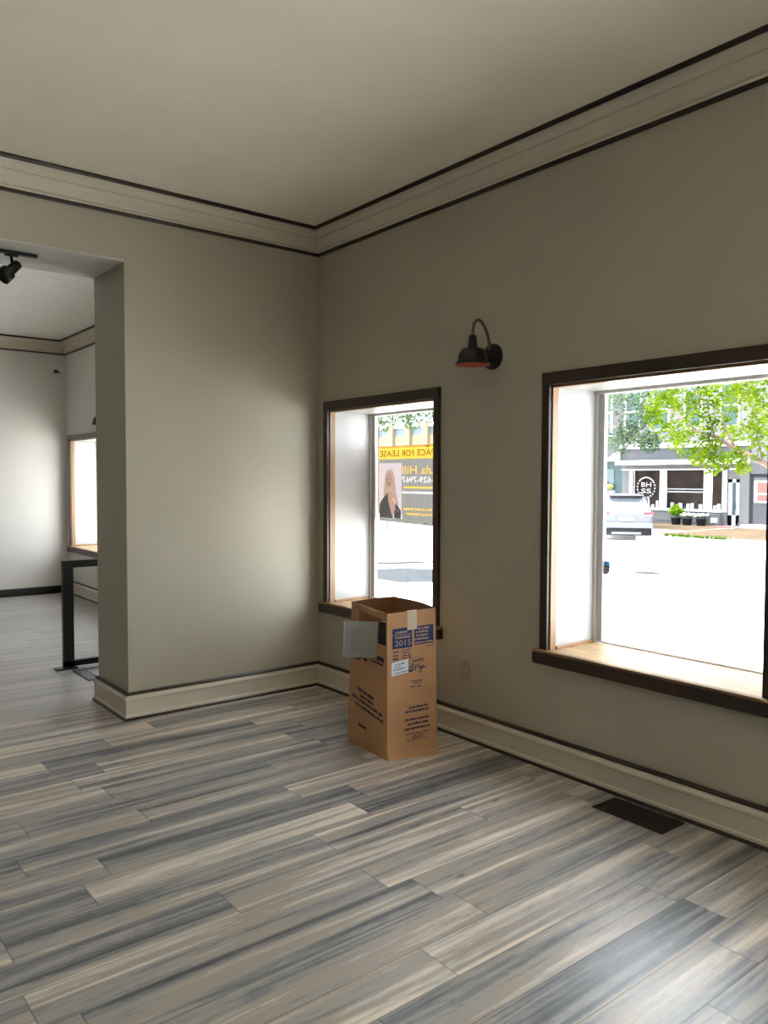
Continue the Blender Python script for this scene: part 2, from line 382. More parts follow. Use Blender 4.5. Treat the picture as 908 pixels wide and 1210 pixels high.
# floor register
o = empty('floor_register', (-.145, -2.775, 0), 'dark metal floor vent set in the planks against the baseboard', 'vent')
m = MB()
for (a, b_, c, d) in ((-.232, -.215, -2.955, -2.595), (-.075, -.058, -2.955, -2.595), (-.232, -.058, -2.612, -2.595), (-.232, -.058, -2.955, -2.938)): m.box(a, b_, c, d, .0005, .005, .0015)
m.build('register_frame', VENTM, o)
m = MB()
for k in range(24): y = -2.93 + k * .0137; m.box(-.215, -.075, y, y + .005, .001, .0035)
m.box(-.150, -.140, -2.94, -2.61, .001, .0040); m.build('louvre', VENTM, o)
MB().box(-.216, -.074, -2.94, -2.61, .0002, .0012).build('duct_opening', SLOT, o)

# ------------------------------------------------------------------ cardboard box
CARD = mat('corrugated_cardboard', (.52, .28, .135), .75, var=.09, vscale=5, bump=.12, bscale=60)
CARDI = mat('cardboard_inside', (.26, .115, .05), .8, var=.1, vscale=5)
TAPE = mat('masking_tape', (.62, .52, .38), .5)
BLUE = mat('blue_print', (.010, .028, .12), .6)
NAVY = mat('navy_print', (.035, .030, .075), .65)
PAPER = mat('label_paper', (.72, .78, .86), .6)
N_, L_, R_ = Vector((-.598, -1.552, 0)), Vector((-.573, -1.156, 0)), Vector((-.300, -1.619, 0)); B_ = L_ + R_ - N_
Nt, Lt, Rt = Vector((-.600, -1.549, .786)), Vector((-.568, -1.186, .804)), Vector((-.318, -1.616, .800)); Bt = Vector((-.285, -1.235, .812))
box = empty('cardboard_box', ((N_ + B_) / 2)[:], 'tall open cardboard box with blue printing standing before the left window', 'box')
def sheet(mb, A, B, At, Bt_, bulge=0.0, t0=0, t1=1, z0=0, z1=1, nu=10, nv=12, th=.005, step=None):
    """curved thin wall between two uprights"""
    d = (B - A).normalized(); n = Vector((d.y, -d.x, 0))
    if n.dot((A + B) / 2 - (N_ + B_) / 2) < 0: n = -n
    def P(u, v, off):
        p = (A.lerp(B, u)).lerp(At.lerp(Bt_, u), v)
        return p + n * (off + bulge * math.sin(PI * u) * v ** 2)
    us = [t0 + (t1 - t0) * i / nu for i in range(nu + 1)]; vs = [z0 + (z1 - z0) * j / nv for j in range(nv + 1)]
    G = [[[mb.bm.verts.new(P(u, v, o_)) for v in vs] for u in us] for o_ in (0, -th)]
    def q(a, b, c, e, mi): f = mb.bm.faces.new((a, b, c, e)); f.material_index = mi
    for i in range(nu):
        for j in range(nv):
            q(G[0][i][j], G[0][i + 1][j], G[0][i + 1][j + 1], G[0][i][j + 1], 0); q(G[1][i][j + 1], G[1][i + 1][j + 1], G[1][i + 1][j], G[1][i][j], 1)
        q(G[0][i][nv], G[0][i + 1][nv], G[1][i + 1][nv], G[1][i][nv], 0); q(G[0][i][0], G[1][i][0], G[1][i + 1][0], G[0][i + 1][0], 0)
    for j in range(nv):
        q(G[0][0][j], G[0][0][j + 1], G[1][0][j + 1], G[1][0][j], 0); q(G[0][nu][j], G[1][nu][j], G[1][nu][j + 1], G[0][nu][j + 1], 0)
# left face with its cut-out window (four strips round the hole)
m = MB()
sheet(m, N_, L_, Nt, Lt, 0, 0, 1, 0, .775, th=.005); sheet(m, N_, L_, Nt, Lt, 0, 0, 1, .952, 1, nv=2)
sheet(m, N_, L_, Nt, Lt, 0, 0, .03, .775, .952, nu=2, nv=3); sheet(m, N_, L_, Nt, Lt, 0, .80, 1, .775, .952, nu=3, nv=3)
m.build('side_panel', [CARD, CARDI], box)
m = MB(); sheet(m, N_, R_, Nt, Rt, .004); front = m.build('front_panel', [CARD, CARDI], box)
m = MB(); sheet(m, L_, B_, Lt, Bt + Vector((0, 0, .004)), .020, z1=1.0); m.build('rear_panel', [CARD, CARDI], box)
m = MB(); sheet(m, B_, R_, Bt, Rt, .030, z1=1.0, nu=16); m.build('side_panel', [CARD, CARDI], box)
m = MB(); m.face([p + Vector((0, 0, .006)) for p in (N_, R_, B_, L_)], 0); m.build('bottom_panel', [CARDI], box)
# bottom flap edge peeling out under the front face
m = MB(); fd = (R_ - N_).normalized(); fn = Vector((fd.y, -fd.x, 0))
m.prism([(0, 0), (.014, 0), (.003, .032), (0, .032)], N_ + fn * .0, R_, fn, (0, 0, 1)); m.build('bottom_flap', CARD, box)

def fr(s, z, off=.0):        # a point on the front face
    p = N_.lerp(R_, s).lerp(Nt.lerp(Rt, s), z / .79); return p + fn * (.0012 + off + .004 * math.sin(PI * s) * (z / .79) ** 2)
def sd(t, z, off=.0):        # a point on the side face
    sdn = (L_ - N_).normalized(); nn = Vector((-sdn.y, sdn.x, 0)); p = N_.lerp(L_, t).lerp(Nt.lerp(Lt, t), z / .79); return p + nn * (.0012 + off)
def patch(mb, F, s0, s1, z0, z1, off=0.0, tilt=0.0, mi=0, n=6):
    for k in range(n):
        a, b_ = s0 + (s1 - s0) * k / n, s0 + (s1 - s0) * (k + 1) / n
        mb.face([F(a, z0 + tilt * (a - s0), off), F(b_, z0 + tilt * (b_ - s0), off), F(b_, z1 + tilt * (b_ - s0), off), F(a, z1 + tilt * (a - s0), off)], mi)
def scribble(mb, F, s0, s1, z0, h, off=0.0, tilt=0.0, dens=.06, mi=0):
    """a line of small illegible print: short uneven strokes"""
    s = s0
    while s < s1:
        wd = random.uniform(.25, .8) * dens
        hh = h * random.uniform(.75, 1.0)
        patch(mb, F, s, min(s + wd, s1), z0 + tilt * (s - s0), z0 + tilt * (s - s0) + hh, off, tilt, mi, 1); s += wd + dens * random.choice((.10, .10, .35))
def ftext(mb, F, body, s0, s1, z0, h, off=.0004, tilt=0.0):
    a, b_ = F(s0, z0, off), F(s1, z0 + tilt, off); mb.text(body, a, b_ - a, F(s0, z0 + .1, off) - a, (b_ - a).length, h, .0003)
m = MB(); patch(m, fr, .10, .50, .597, .705); patch(m, fr, .545, .95, .605, .705); m.build('printed_block', BLUE, front)
m = MB(); patch(m, fr, .10, .48, .668, .671, .0004)
for (z, h, a, b_) in ((.678, .012, .16, .40), (.650, .012, .16, .46)): scribble(m, fr, a, b_, z, h, .0005, dens=.03)
KNOCK = mat('cardboard_knockout', (.50, .34, .22), .7); m.build('reversed_print', KNOCK, front); m = MB()
ftext(m, fr, '2015', .15, .47, .610, .030); m.build('reversed_lettering', KNOCK, front); m = MB()
for (z, h, a, b_) in ((.686, .012, .62, .86), (.668, .011, .58, .84), (.649, .011, .58, .84), (.630, .011, .56, .84), (.612, .008, .56, .93)): scribble(m, fr, a, b_, z, h, .0005, dens=.04)
m.build('reversed_print', mat('cardboard_knockout', (.50, .34, .22), .7), front)
m = MB()
for z in (.575, .555, .537): scribble(m, fr, .11, .22, z, .010, dens=.05)
m.build('printed_text', NAVY, front); m = MB()
for z in (.582, .568, .552, .540): scribble(m, fr, .30, .48, z, .008, dens=.05)
m.build('printed_text', NAVY, front); m = MB()
scribble(m, fr, .78, .95, .588, .006, dens=.04)
m.build('printed_text', NAVY, front); m = MB()
scribble(m, fr, .50, .72, .512, .012, .0002, .03, .05); 
for k in range(26):          # oval ring of print
    a = 2 * PI * k / 26; b_ = a + .17
    c = lambda A, r: fr(.58 + .165 * r * math.cos(A), .518 + .021 * r * math.sin(A))
    m.face([c(a, 1), c(b_, 1), c(b_, .88), c(a, .88)])
m.build('printed_text', NAVY, front); m = MB()
for z, a, b_ in ((.408, .46, .72), (.396, .52, .70), (.378, .46, .56), (.376, .60, .68)): scribble(m, fr, a, b_, z, .007, dens=.04)
m.build('printed_text', NAVY, front); m = MB()
for z, a, b_ in ((.262, .42, .82), (.240, .36, .84), (.196, .34, .84), (.172, .38, .82), (.146, .32, .86)): scribble(m, fr, a, b_, z, .013, 0, .012, .045)
m.build('printed_text', NAVY, front); m = MB()
for z, a, b_ in ((.122, .36, .84), (.110, .50, .74), (.100, .48, .72), (.088, .38, .80)): scribble(m, fr, a, b_, z, .006, 0, .01, .05)
m.build('printed_text', NAVY, front)
m = MB(); ftext(m, fr, 'dry', .42, .74, .452, .055); patch(m, fr, .36, .50, .463, .474, .0003); patch(m, fr, .62, .78, .476, .483, .0003); m.build('printed_logo', BLUE, front)
m = MB(); patch(m, fr, .40, .60, .690, .7915, .0012)
a_ = [fr(.40, .7915, .0012), fr(.60, .7915, .0012)]; m.face([a_[0], a_[1], a_[1] - fn * .012 + Vector((0, 0, .002)), a_[0] - fn * .012 + Vector((0, 0, .002))])
m.build('tape', TAPE, front)
m = MB(); patch(m, fr, .08, .42, .452, .525, .0012, .03); lab = m.build('shipping_label', PAPER, front)
m = MB()
for z, a, b_ in ((.508, .16, .34), (.495, .14, .26), (.480, .12, .36), (.462, .16, .40)): scribble(m, fr, a, b_, z, .007, .0018, .03, .05)
m.build('label_print', mat('grey_print', (.12, .15, .25), .6), lab)
m = MB()
SPR = mat('dark_print', (.05, .035, .05), .7)
def sl(t, z, o=0.0): return sd(t, z, o)
for z, a, b_, h in ((.292, .34, .78, .020), (.262, .34, .70, .018), (.222, .12, .92, .020), (.190, .10, .84, .018)): scribble(m, sl, a, b_, z, h, 0, .055, .05)
m.build('side_print', SPR, box.children[0]); m = MB()
scribble(m, sl, .52, .72, .110, .02, 0, .02, .05); m.build('side_print', SPR, box.children[0]); m = MB()
patch(m, sl, .08, .46, .520, .545, 0, .01); patch(m, sl, .1, .4, .50, .51, 0, .01)
m.build('side_print', SPR, box.children[0])

# grey panel hooked in the side opening
GREYP = mat('grey_ribbed_plastic', (.27, .27, .25), .45)
pc = Vector((-.685, -1.424, .640)); ax = Vector((-.80, .60, 0)).normalized(); ax = (ax + Vector((0, 0, .035))).normalized(); nz = ax.cross(Vector((0, 0, 1))).normalized(); az = nz.cross(ax).normalized()
if az.z < 0: az = -az
if nz.y > 0: nz = -nz
pan = empty('plastic_panel', pc[:], 'square grey ribbed plastic panel sticking out of the side of the cardboard box', 'panel')
MB().obox(pc, ax, nz, az, .094, .004, .098, .0025).build('panel_face', GREYP, pan)
m = MB()
for k in range(13): m.obox(pc + az * (.058 - k * .0097) + ax * .022 + nz * .0045, ax, nz, az, .026, .0016, .0020)
m.build('rib', mat('grey_rib_plastic', (.20, .20, .185), .5), pan)
m = MB(); m.obox(pc + ax * .086 - nz * .006, ax, nz, az, .006, .012, .093, .003); m.build('side_lip', mat('pale_grey_plastic', (.36, .36, .34), .4), pan); m = MB(); m.obox(pc - ax * .090 - nz * .006, ax, nz, az, .003, .010, .093, .002); m.build('side_lip', mat('pale_grey_plastic', (.36, .36, .34), .4), pan)
m = MB(); m.obox(Vector((-.560, -1.480, .670)), (0, 1, 0), (1, 0, 0), (0, 0, 1), .030, .020, .062, .004); m.tube([pc + ax * .01 - az * .090, Vector((-.62, -1.36, .535)), Vector((-.585, -1.34, .50))], [.018, .012, .008]); m.build('hook_and_dark_fill', SLOT, pan)  # dark block enlarged to stand for the box's shaded inside, plus hook

# ------------------------------------------------------------------ things of the far room
tr = empty('track_light', (-2.6, .196, ZO), 'black track bar with swivel spotlight under the head of the wide opening', 'track light')
MB().box(-3.6, -1.863, .178, .214, ZO - .020, ZO, .003).build('track_bar', BLACKM, tr)
hd = MB(); hx = -2.005
hd.box(hx - .035, hx + .035, .184, .208, ZO - .032, ZO - .018, .002); hd.tube([(hx, .196, ZO - .03), (hx + .005, .196, ZO - .078)], .009)
hd.build('stem', BLACKM, tr)
dv = Vector((-.62, -.10, -.62)).normalized(); M = dv.to_track_quat('Z', 'Y').to_matrix()
hh = MB(); hh.lathe([(.0001, -.050), (.020, -.050), (.026, -.044), (.028, -.010), (.030, .0), (.030, .024), (.043, .030), (.046, .060), (.047, .088), (.043, .088), (.040, .062), (.0001, .055)], Vector((hx + .008, .19, ZO - .098)) + dv * .005, seg=28, M=M)
hh.build('spotlight_head', BLACKM, tr)

gf = empty('guard_frame', (-1.1, 1.58, 0), 'black square-tube floor frame just beyond the opening, part hidden by the wall', 'railing')
m = MB(); m.box(-1.340, -1.262, 1.555, 1.610, 0, .850, .003); m.build('post', BLACKM, gf)
m = MB(); m.box(-.62, -.545, 1.555, 1.610, 0, .850, .003); m.build('post', BLACKM, gf)
m = MB(); m.box(-1.340, -.545, 1.552, 1.613, .797, .853, .003); m.build('top_rail', BLACKM, gf)
m = MB(); m.box(-1.340, -.545, 1.555, 1.610, .02, .065, .003); m.build('bottom_rail', BLACKM, gf)
m = MB(); m.box(-1.40, -1.24, 1.54, 1.625, 0, .012, .003); m.build('foot_plate', BLACKM, gf)
fm = MB().box(-1.30, -.80, 1.10, 1.49, .0005, .008, .002).build('floor_hatch', mat('dark_slate_panel', (.06, .065, .07), .35), org=(-1.05, 1.3, 0))
tag(fm, 'dark flat floor panel lying at the foot of the black frame', 'floor panel')
MB().box(-1.22, -.86, 1.19, 1.42, .008, .0105, .001).build('inset_plate', mat('grey_slate_plate', (.17, .18, .20), .3), fm)
sn = MB(); sn.box(-.150, -.110, YB - .035, YB, 2.850, 2.885, .004); sn.tube([(-.13, YB - .03, 2.868), (-.09, YB - .045, 2.848)], .008); sn = sn.build('wall_sensor', BLACKB, org=(-.13, YB, 2.868))
tag(sn, 'tiny black bracket high on the far wall near its corner', 'bracket')

# ------------------------------------------------------------------ sign in the first window
def sign_mat(name, col, tr=.5):
    m = bpy.data.materials.new(name); m.use_nodes = True; nt = m.node_tree; nt.nodes.clear()
    o = nt.nodes.new('ShaderNodeOutputMaterial'); mx = nt.nodes.new('ShaderNodeMixShader'); mx.inputs['Fac'].default_value = tr
    d = nt.nodes.new('ShaderNodeBsdfDiffuse'); t = nt.nodes.new('ShaderNodeBsdfTranslucent')
    for s in (d, t): s.inputs['Color'].default_value = (*col, 1)
    nt.links.new(d.outputs[0], mx.inputs[1]); nt.links.new(t.outputs[0], mx.inputs[2]); nt.links.new(mx.outputs[0], o.inputs[0]); return m
sg = empty('lease_sign', (.38, -.55, 1.19), 'black and yellow lease sign with a portrait, seen from behind in the left window', 'sign')
Y0, Y1 = -1.06, -.215
def flat(name, m, y0, y1, z0, z1, x, parent=sg, t=.0008): return MB().box(x, x + t, y0, y1, z0, z1).build(name, m, parent)
Gy, Ye, Or, Wh = sign_mat('sign_charcoal', (.078, .074, .070), .6), sign_mat('sign_yellow', (.30, .155, .02), .6), sign_mat('sign_orange', (.17, .08, .02), .6), sign_mat('sign_white', (.26, .26, .26), .6)
K = sign_mat('sign_black', (.015, .012, .01), .5)
def text_loops(body, y, z, w_, h_):
    """outlines of a line of lettering as closed loops in (y, z)"""
    b = MB(); b.text(body, (0, 0, 0), (1, 0, 0), (0, 1, 0), w_, h_, 0.0)
    bmesh.ops.delete(b.bm, geom=[f for f in b.bm.faces if f.calc_area() < 1e-12], context='FACES'); bm = b.bm
    cu = bpy.data.curves.new('t', 'FONT'); cu.body = body; cu.size = 1; cu.resolution_u = 3
    ob = bpy.data.objects.new('t', cu); COL.objects.link(ob); bpy.context.view_layer.update()
    me = bpy.data.meshes.new_from_object(ob.evaluated_get(bpy.context.evaluated_depsgraph_get())); bpy.data.objects.remove(ob); bpy.data.curves.remove(cu); bm.free()
    bm = bmesh.new(); bm.from_mesh(me); bpy.data.meshes.remove(me); bmesh.ops.remove_doubles(bm, verts=bm.verts, dist=1e-5)
    xs = [v.co.x for v in bm.verts]; ys = [v.co.y for v in bm.verts]; x0, y0, sx, sy = min(xs), min(ys), w_ / (max(xs) - min(xs)), h_ / (max(ys) - min(ys))
    left = {e for e in bm.edges if len(e.link_faces) == 1}; out = []
    while left:
        e = left.pop(); st_, v = e.verts; lp = [st_, v]
        while True:
            n = [k for k in v.link_edges if k in left]
            if not n: break
            left.discard(n[0]); v = n[0].other_vert(v)
            if v is st_: break
            lp.append(v)
        out.append([(y + (p.co.x - x0) * sx, z + (p.co.y - y0) * sy) for p in lp])
    bm.free(); return [l for l in out if len(l) > 2]
def rect(y0, y1, z0, z1): return [(y0, z0), (y1, z0), (y1, z1), (y0, z1)]
def cut_sheet(name, m_, outer, loops, x, parent):
    """flat sheet with letter-shaped openings"""
    cu = bpy.data.curves.new('c', 'CURVE'); cu.dimensions = '2D'; cu.fill_mode = 'BOTH'
    for lp in [outer] + loops:
        sp_ = cu.splines.new('POLY'); sp_.points.add(len(lp) - 1); sp_.use_cyclic_u = True
        for p, q in zip(sp_.points, lp): p.co = (q[0], q[1], 0, 1)
    ob = bpy.data.objects.new('c', cu); COL.objects.link(ob); bpy.context.view_layer.update()
    me = bpy.data.meshes.new_from_object(ob.evaluated_get(bpy.context.evaluated_depsgraph_get())); bpy.data.objects.remove(ob); bpy.data.curves.remove(cu)
    b = MB(); vs = [b.bm.verts.new((x, v.co.x, v.co.y)) for v in me.vertices]
    for p in me.polygons:
        try: b.bm.faces.new([vs[i] for i in p.vertices])
        except ValueError: pass
    bpy.data.meshes.remove(me); return b.build(name, m_, parent)
def card(name, m_, y0, y1, z0, z1, x, parent=sg): b = MB(); b.face([(x, p, q) for p, q in rect(y0, y1, z0, z1)]); return b.build(name, m_, parent)
yb = card('title_band', Ye, Y0, Y1, 1.640, 1.722, .3893); card('top_band', Or, Y0, Y1, 1.722, 1.735, .3893)
for wd_, y_, l_ in (('SPACE', -.86, .225), ('FOR', -.605, .135), ('LEASE', -.44, .215)):
    b = MB(); b.text(wd_, (.3888, y_, 1.660), (0, 1, 0), (0, 0, 1), l_, .042, 0.0); b.build('title_word', K, yb)
Ltx = [text_loops('Paula Hill', -.93, 1.535, .45, .056), text_loops('777-629-7967', -.93, 1.474, .455, .040)]
ye_r, wh_r = [rect(-.93, -.50, 1.434, 1.446)], [rect(-.93, -.475, 1.398, 1.410)]
random.seed(4)
for z_, h_, e_ in ((1.280, .018, -.475), (1.246, .018, -.52)):
    y_ = -.93
    while y_ < e_ - .02: d_ = random.uniform(.010, .024); ye_r.append(rect(y_, y_ + d_, z_ + random.uniform(0, .003), z_ + h_ * random.uniform(.7, 1))); y_ += d_ + random.choice((.004, .004, .012))
bd = cut_sheet('sign_board', Gy, [(Y0, 1.175), (-.472, 1.186), (-.472, 1.640), (Y0, 1.640)], Ltx[0] + Ltx[1] + ye_r + wh_r, .3900, sg)
b = MB(); b.text('Paula Hill', (.3900, -.93, 1.535), (0, 1, 0), (0, 0, 1), .45, .056, 0.0); b.build('name_lettering', Ye, bd)
b = MB(); b.text('777-629-7967', (.3900, -.93, 1.474), (0, 1, 0), (0, 0, 1), .455, .040, 0.0); b.build('phone_lettering', Wh, bd)
b = MB(); [b.face([(.3900, p, q) for p, q in l]) for l in ye_r]; b.build('yellow_lines', Ye, bd)
b = MB(); [b.face([(.3900, p, q) for p, q in l]) for l in wh_r]; b.build('white_line', Wh, bd)
for nm_, q_ in (('lower_border', [(Y1, 1.192), (-.472, 1.186), (-.472, 1.215), (Y1, 1.215)]), ('upper_border', [(Y1, 1.612), (-.472, 1.612), (-.472, 1.64), (Y1, 1.64)])):
    b = MB(); b.face([(.3900, a_, c_) for a_, c_ in q_]); b.build(nm_, Gy, sg)
pt = card('portrait', sign_mat('portrait_backdrop', (.19, .155, .165), .5), -.470, -.218, 1.215, 1.612, .3904)
def blob(name, m, pts, x): 
    b = MB(); b.face([(x, a, c) for a, c in pts]); return b.build(name, m, pt)
def ell(cy_, cz, ry, rz, n=24, a0=0, a1=2 * PI): return [(cy_ + ry * math.cos(a0 + (a1 - a0) * k / n), cz + rz * math.sin(a0 + (a1 - a0) * k / n)) for k in range(n)]
HY = -.335
face_l = ell(HY + .004, 1.490, .036, .056)
cut_sheet('hair', sign_mat('blond_hair', (.98, .84, .62), .5), [(HY + .05, 1.50), (HY + .035, 1.55), (HY, 1.572), (HY - .035, 1.56), (HY - .058, 1.52), (HY - .066, 1.46), (HY - .075, 1.40), (HY - .095, 1.35), (HY - .10, 1.31), (HY - .066, 1.33), (HY - .035, 1.40), (HY + .02, 1.405), (HY + .045, 1.37), (HY + .075, 1.36), (HY + .062, 1.43)], [face_l], .3887, pt)
SK = sign_mat('skin_print', (.95, .66, .50), .5)
blob('face', SK, face_l, .3887); blob('neck', SK, [(HY - .030, 1.40), (HY + .020, 1.405), (HY + .008, 1.33), (HY - .02, 1.26), (HY - .045, 1.225), (HY - .058, 1.26), (HY - .06, 1.33)], .3887)
blob('jacket', sign_mat('dark_jacket_print', (.16, .18, .16), .5), [(HY + .02, 1.40), (HY + .075, 1.355), (-.219, 1.31), (-.219, 1.216), (HY - .045, 1.216), (HY - .02, 1.26), (HY + .008, 1.33)], .3882)
blob('jacket', sign_mat('dark_jacket_print_right', (.20, .19, .18), .5), [(HY - .07, 1.33), (HY - .115, 1.29), (-.469, 1.27), (-.469, 1.216), (HY - .06, 1.216), (HY - .058, 1.26)], .3882)
FE = sign_mat('face_features', (.5, .3, .25), .5)
for s in (-1, 1): blob('eye', FE, ell(HY - .003 + s * .017, 1.499, .008, .004, 10), .3880)
blob('mouth', FE, ell(HY - .003, 1.462, .015, .005, 12), .3880)
for z, y in ((1.722, -.745), (1.190, -.735)): flat('tape_tab', WHITE, y - .018, y + .014, z - .004, z + .006, .3886)

# alarm sticker on the second window
st = empty('alarm_sticker', (.376, -2.206, 1.03), 'small shield-shaped blue and black sticker on the right window glass', 'sticker')
def shield(y0, y1, z0, z1, name, m, x=.3770):
    """slice of the shield outline between two heights"""
    def hw(z): return .031 if z > 1.022 else .031 * math.sqrt(max(0.02, 1 - ((1.022 - z) / .034) ** 2))
    b = MB(); n = 6; zs = [z0 + (z1 - z0) * k / n for k in range(n + 1)]; c = -2.206
    pts = [(c - hw(z), z) for z in zs] + [(c + hw(z), z) for z in reversed(zs)]
    if z1 > 1.055: pts = pts[:n + 1] + [(c, z1 + .004)] + pts[n + 1:]
    b.prism([(a, z) for a, z in pts], (x, 0, 0), (x + .001, 0, 0), (0, 1, 0), (0, 0, 1)); return b.build(name, m, st)
shield(0, 0, 1.038, 1.059, 'blue_header', mat('sticker_blue', (.0, .22, .75), .4)); shield(0, 0, 1.023, 1.038, 'dark_field', mat('sticker_black', (.02, .02, .025), .4)); shield(0, 0, 1.019, 1.023, 'white_band', WHITE); shield(0, 0, .989, 1.019, 'dark_point', MATS['sticker_black'])
m = MB(); m.box(.3762, .3768, -2.222, -2.190, 1.008, 1.011); m.box(.3762, .3768, -2.217, -2.196, 1.001, 1.003); m.box(.3762, .3768, -2.225, -2.187, 1.028, 1.030); m.build('sticker_print', PLATE, st)

# ------------------------------------------------------------------ the street
ROADZ, WALKZ = -.68, -.50
CONC = mat('pale_concrete', (.74, .73, .70), .9, var=.06, vscale=.8); TAN = mat('brick_tan_paving', (.064, .047, .031), .9, spec=.06, var=.25, vscale=1.3)
struct(MB().box(6.5, 21.8, -40, 70, ROADZ - .3, ROADZ).box(21.8, 24.9, 12.0, 70, ROADZ - .3, ROADZ).build('street_ground', CONC), 'pale concrete roadway')
struct(MB().box(.40, 6.5, -40, 70, ROADZ - .3, WALKZ, .01).build('near_sidewalk', CONC))
struct(MB().box(21.8, 29.7, -40, 12.0, ROADZ - .3, WALKZ, .01).box(24.9, 29.7, 12.0, 70, ROADZ - .3, WALKZ, .01).build('far_sidewalk', CONC))
struct(MB().box(22.6, 29.6, -40, 11.9, WALKZ, WALKZ + .006).box(25.2, 29.6, 12.0, 70, WALKZ, WALKZ + .006).build('far_sidewalk_paving', TAN))
m = MB()
random.seed(3)
for k in range(260):
    y = random.uniform(8.6, 11.0); x = 22.05 + random.uniform(-.18, .22); h = random.uniform(.05, .16); a = random.uniform(0, PI)
    dx, dy = .03 * math.cos(a), .03 * math.sin(a); m.face([(x - dx, y - dy, WALKZ), (x + dx, y + dy, WALKZ), (x + random.uniform(-.02, .02), y + random.uniform(-.02, .02), WALKZ + h)])
tag(m.build('grass_tuft', leaf_mat('grass_blade', (.03, .075, .008), (.04, .09, .008)), org=(22.05, 9.7, WALKZ), recalc=False), 'thin strip of green weeds growing along the far kerb', 'grass', kind='stuff')
def ground_patch(name, pts, m, label):
    b = MB(); b.prism([(p[0], p[1]) for p in pts], (0, 0, ROADZ + .0005), (0, 0, ROADZ + .004), (1, 0, 0), (0, 1, 0)); o = b.build(name, m, org=(pts[0][0], pts[0][1], ROADZ)); tag(o, label, 'road patch')
ASPH = mat('grey_asphalt', (.022, .025, .029), .9, spec=.06, var=.3, vscale=2.5)
ground_patch('asphalt_patch', [(8.2, 10.5), (9.3, 9.9), (9.9, 8.9), (9.4, 7.7), (8.2, 7.5), (7.0, 8.2), (6.9, 9.0), (7.5, 9.9)], ASPH, 'grey asphalt patch in the pale road seen under the lease sign')
ground_patch('tar_seam', [(8.5, 11.35), (9.2, 11.0), (9.9, 10.7), (10.6, 10.55), (11.6, 9.9), (11.6, 10.35), (10.6, 10.95), (9.9, 11.25), (9.2, 11.55), (8.5, 11.95)], mat('tar_line', (.010, .010, .010), .8, spec=.06), 'wavy dark tar line across the road beyond the asphalt patch')
mc = MB().lathe([(.0001, .004), (.30, .004), (.31, 0)], (13.1, 5.83, ROADZ), seg=28).build('manhole_cover', mat('worn_iron', (.02, .02, .02), .7, spec=.06), org=(13.1, 5.83, ROADZ)); tag(mc, 'dark round manhole cover in the pale street', 'manhole cover')

# far shop, built on the line x = FX
FX = 29.7
SW = mat('pale_grey_siding', (.098, .098, .104), .7, spec=.06, var=.04, vscale=2); SF = mat('mid_grey_fascia', (.060, .062, .068), .7, spec=.06, var=.05, vscale=2)
SWH = mat('white_shop_trim', (.34, .34, .35), .6); SDK = mat('shop_interior_dark', (.030, .022, .019), .6, spec=.05, var=.5, vscale=1.5); TEAL = mat('teal_grey_front', (.033, .055, .063), .5, spec=.15)
CHAR = mat('charcoal_front', (.026, .027, .034), .5, spec=.06); PINKM = mat('pink_blind', (.12, .045, .04), .6)
sb = empty('shop_building', (FX, 15.2, WALKZ), 'grey corner shop across the street with white awning line and round window logo', 'building')
def bx(parent, name, m, *a): 
    b = MB()
    for q in a: b.box(*q)
    return b.build(name, m, parent)
def fy(y0, y1, z0, z1, d0=0.0, d1=.1): return (FX - d1, FX - d0, y0, y1, z0, z1)    # d = distance out from the facade plane
YS = (13.864, 16.036)
bx(sb, 'wall', SW, (FX, FX + .3, 11.8, 12.18, WALKZ, 1.95), (FX, FX + .3, 12.82, 13.0, WALKZ, 1.95), (FX, FX + .3, 12.18, 12.82, 1.53, 1.95), (FX, FX + .3, 11.8, 18.1, 1.95, 6.6), (FX, FX + .3, 13.0, 18.1, WALKZ, .12), (FX, FX + .3, 17.62, 18.1, .12, 1.95))
bx(sb, 'fascia', SF, fy(11.8, 18.1, 2.40, 2.95, 0, .12)); bx(sb, 'cornice', SWH, fy(11.8, 18.1, 2.95, 3.16, 0, .30), fy(11.8, 18.1, 1.93, 2.0, 0, .08))
bx(sb, 'awning', SWH, fy(11.80, 18.0, 2.18, 2.39, 0, .75))
for a, b_ in ((17.48, 17.67), (15.775, 16.036), (13.547, 13.864), (12.80, 13.004)): bx(sb, 'mullion', SWH, fy(a, b_, .10, 1.96, -.02, .06))
bx(sb, 'stall_riser', SWH, fy(13.0, 17.67, .08, .18, 0, .10)); bx(sb, 'plinth', SF, fy(13.0, 17.67, WALKZ, WALKZ + .14, 0, .05))
for a, b_, tint in ((16.036, 17.48, .3), (13.864, 15.775, .3), (13.004, 13.547, .3)):
    bx(sb, 'display_window', SDK, (FX + .10, FX + .12, a, b_, .18, 1.95)); 
# shapes on show behind the shop glass
random.seed(11)
for a, b_ in ((13.9, 15.7), (16.1, 17.4), (13.05, 13.5)):
    for k in range(int((b_ - a) * 5)):
        y = a + (b_ - a) * (k + .3) / ((b_ - a) * 5); h = random.uniform(.12, .38); c = random.choice((PAPER, SWH, TEAL, CHAR, PLATE))
        MB().box(FX + .03, FX + .09, y, y + random.uniform(.10, .19), .18, .18 + h, .01).build('display_item', c, sb)
bx(sb, 'shelf', SWH, (FX + .03, FX + .09, 13.9, 15.75, .92, .98), (FX + .03, FX + .09, 13.9, 15.75, 1.05, 1.10))
